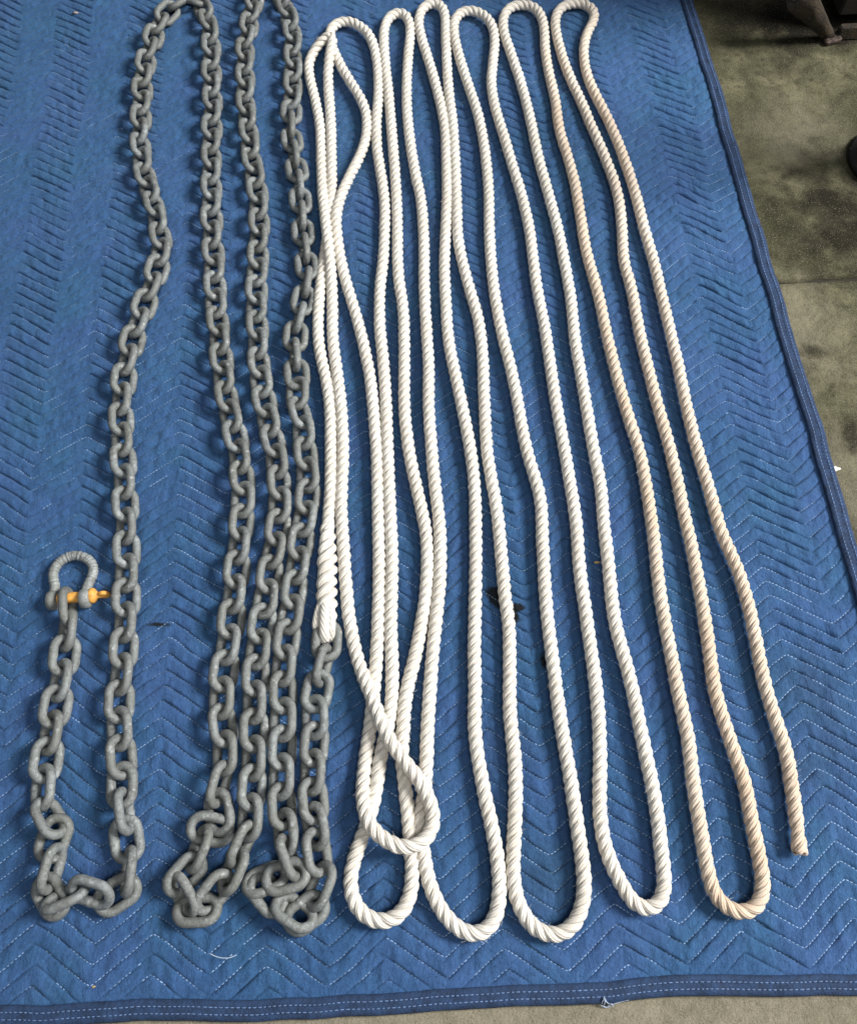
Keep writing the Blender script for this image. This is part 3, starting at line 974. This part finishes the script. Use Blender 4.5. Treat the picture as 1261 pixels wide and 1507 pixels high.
# ------------------------------------------------------------------ things at the floor's far corner
def lathe(name, c, prof, mat, parent=None, n=40):
    V = []
    for (r, z) in prof:
        for k in range(n):
            a = 2 * math.pi * k / n
            V.append((c[0] + r * math.cos(a), c[1] + r * math.sin(a), z))
    return mesh_obj(name, np.array(V), grid_faces(len(prof), n, True), mat, parent)


def box(name, c, size, mat, parent, rz=0.0, bev=0.003):
    sx, sy, sz = [k / 2 for k in size]
    ring = [(-sx + bev, -sy), (sx - bev, -sy), (sx, -sy + bev), (sx, sy - bev), (sx - bev, sy), (-sx + bev, sy), (-sx, sy - bev), (-sx, -sy + bev)]
    V = []
    for (z, k) in ((-sz, 1 - bev / sx), (-sz + bev, 1), (sz - bev, 1), (sz, 1 - bev / sx)):
        for (a, b) in ring:
            x_, y_ = a * k, b * k
            V.append((c[0] + x_ * math.cos(rz) - y_ * math.sin(rz), c[1] + x_ * math.sin(rz) + y_ * math.cos(rz), c[2] + z))
    fs = grid_faces(4, 8, True).tolist() + [list(range(8))[::-1], [24 + k for k in range(8)]]
    return mesh_obj(name, np.array(V), fs, mat, parent, smooth=False)


ped = empty('pedestal_foot', tuple(ground(1312, 240, 0)))
tag(ped, 'black flared pedestal foot at the right edge, on concrete with grime and painted shade', 'pedestal')
pc = (0, 0)
lathe('flared_base', pc, [(0.0, 0.003), (0.072, 0.003), (0.077, 0.007), (0.073, 0.012), (0.055, 0.020), (0.040, 0.035), (0.031, 0.060), (0.027, 0.10), (0.026, 0.16)], BLACK, ped)
lathe('post', pc, [(0.0235, 0.15), (0.0235, 0.72), (0.0, 0.72)], BLACK, ped)

cab = empty('cabinet', tuple(ground(1228, 40, 0)))
tag(cab, 'dark wooden cabinet corner on a brown leg at the top right corner', 'cabinet')
rz = TH
# a splayed, worn leg, leaning back to the left
org = ground(1228, 40, 0)
foot = ground(1220, 52, 0.008) - org
top = ground(1176, -14, 0.11) - org
legp = [foot + (top - foot) * k for k in (0, 0.25, 0.5, 0.75, 1.0)]
tube('leg', np.array([foot + (top - foot) * k for k in (0, 0.12, 0.5, 1.0)]), [0.013, 0.014, 0.021, 0.034], WOOD, cab, ns=4, up=np.tile(np.array((0.8, 0.6, 0)), (4, 1)))
box('foot', (foot[0] + 0.004, foot[1] - 0.003, 0.006), (0.034, 0.026, 0.010), FEET, cab, 0.35, 0.003)
cr = ground(1214, 62, 0) - org
ex, ey = np.array((CT, ST, 0)), np.array((-ST, CT, 0))
box('bottom_rail', tuple(cr + ex * 0.165 + ey * 0.009 + UPV * 0.014), (0.29, 0.014, 0.022), WOOD, cab, rz)
box('carcass', tuple(cr + ex * 0.25 + ey * 0.27 + UPV * 0.31), (0.46, 0.48, 0.56), DARKWOOD, cab, rz)

# ------------------------------------------------------------------ small litter
c = ground(1228, 691, 0.001)
nb = Noise2(5)
pv = [c + np.array((math.cos(a) * 0.010 * (1 + .3 * float(nb(a, 1))) + .004 * math.sin(a), math.sin(a) * 0.006 * (1 + .4 * float(nb(a, 5))), 0.0005 + 0.004 * abs(float(nb(a * 2, 3))))) for a in np.linspace(0, 2 * math.pi, 11, endpoint=False)]
pv = [c + (q - c) * 0.75 for q in pv]
pv.append(c + np.array((0, 0, 0.005)))
sc = mesh_obj('paper_scrap', np.array(pv), [(k, (k + 1) % 11, 11) for k in range(11)], PAPER)
tag(sc, 'tiny white paper scrap on the concrete beside the blanket', 'scrap')
th_px = [(309, 1404), (317, 1408), (327, 1410.5), (338, 1410), (348, 1406)]
tag(tube('thread', catmull([ground(x, y, 0.0140) for x, y in th_px], 6), 0.0006, WHITETHREAD, None, ns=6), 'short curved pale thread lying on the blanket below the chain', 'thread')
for j, pts in enumerate([[(885, 1478, 8), (889, 1470, 14), (893, 1476, 9), (900, 1479, 3)], [(884, 1480, 5), (893, 1483, 3), (906, 1477, 6), (925, 1472, 9)], [(888, 1481, 4), (890, 1474, 12), (888, 1468, 12)], [(893, 1482, 3), (899, 1478, 8), (902, 1482, 4)]]):
    tube('frayed_thread', catmull([ground(x, y, z / 1000) for x, y, z in pts], 6), 0.0006, WHITETHREAD, blanket, ns=5)


def crumb(px, py, size, label, mat):
    c = ground(px, py, 0.012)
    V = []
    for i in range(5):
        ph = math.pi * i / 4
        for k in range(8):
            a = 2 * math.pi * k / 8
            q = 1 + 0.5 * float(nb(a * 1.3 + px, i * 1.1))
            V.append(c + np.array((math.sin(ph) * math.cos(a) * size * q, math.sin(ph) * math.sin(a) * size * 0.7 * q, math.cos(ph) * size * 0.4)))
    tag(mesh_obj('leaf_crumb', np.array(V), grid_faces(5, 8, True), mat), label, 'crumb', None)


crumb(879, 828, 0.0042, 'tan leaf crumb on the blanket touching the left of a white rope run', CRUMB)
crumb(137, 1453, 0.0024, 'tiny yellowish crumb near the blanket\'s bottom left edge', CRUMB)
crumb(111, 18, 0.0050, 'pale crumb on the blanket near the top left corner', mat_simple('pale_crumb', (0.34, 0.27, 0.24), 0.8, 0.4, 200))
bpy.context.view_layer.update()
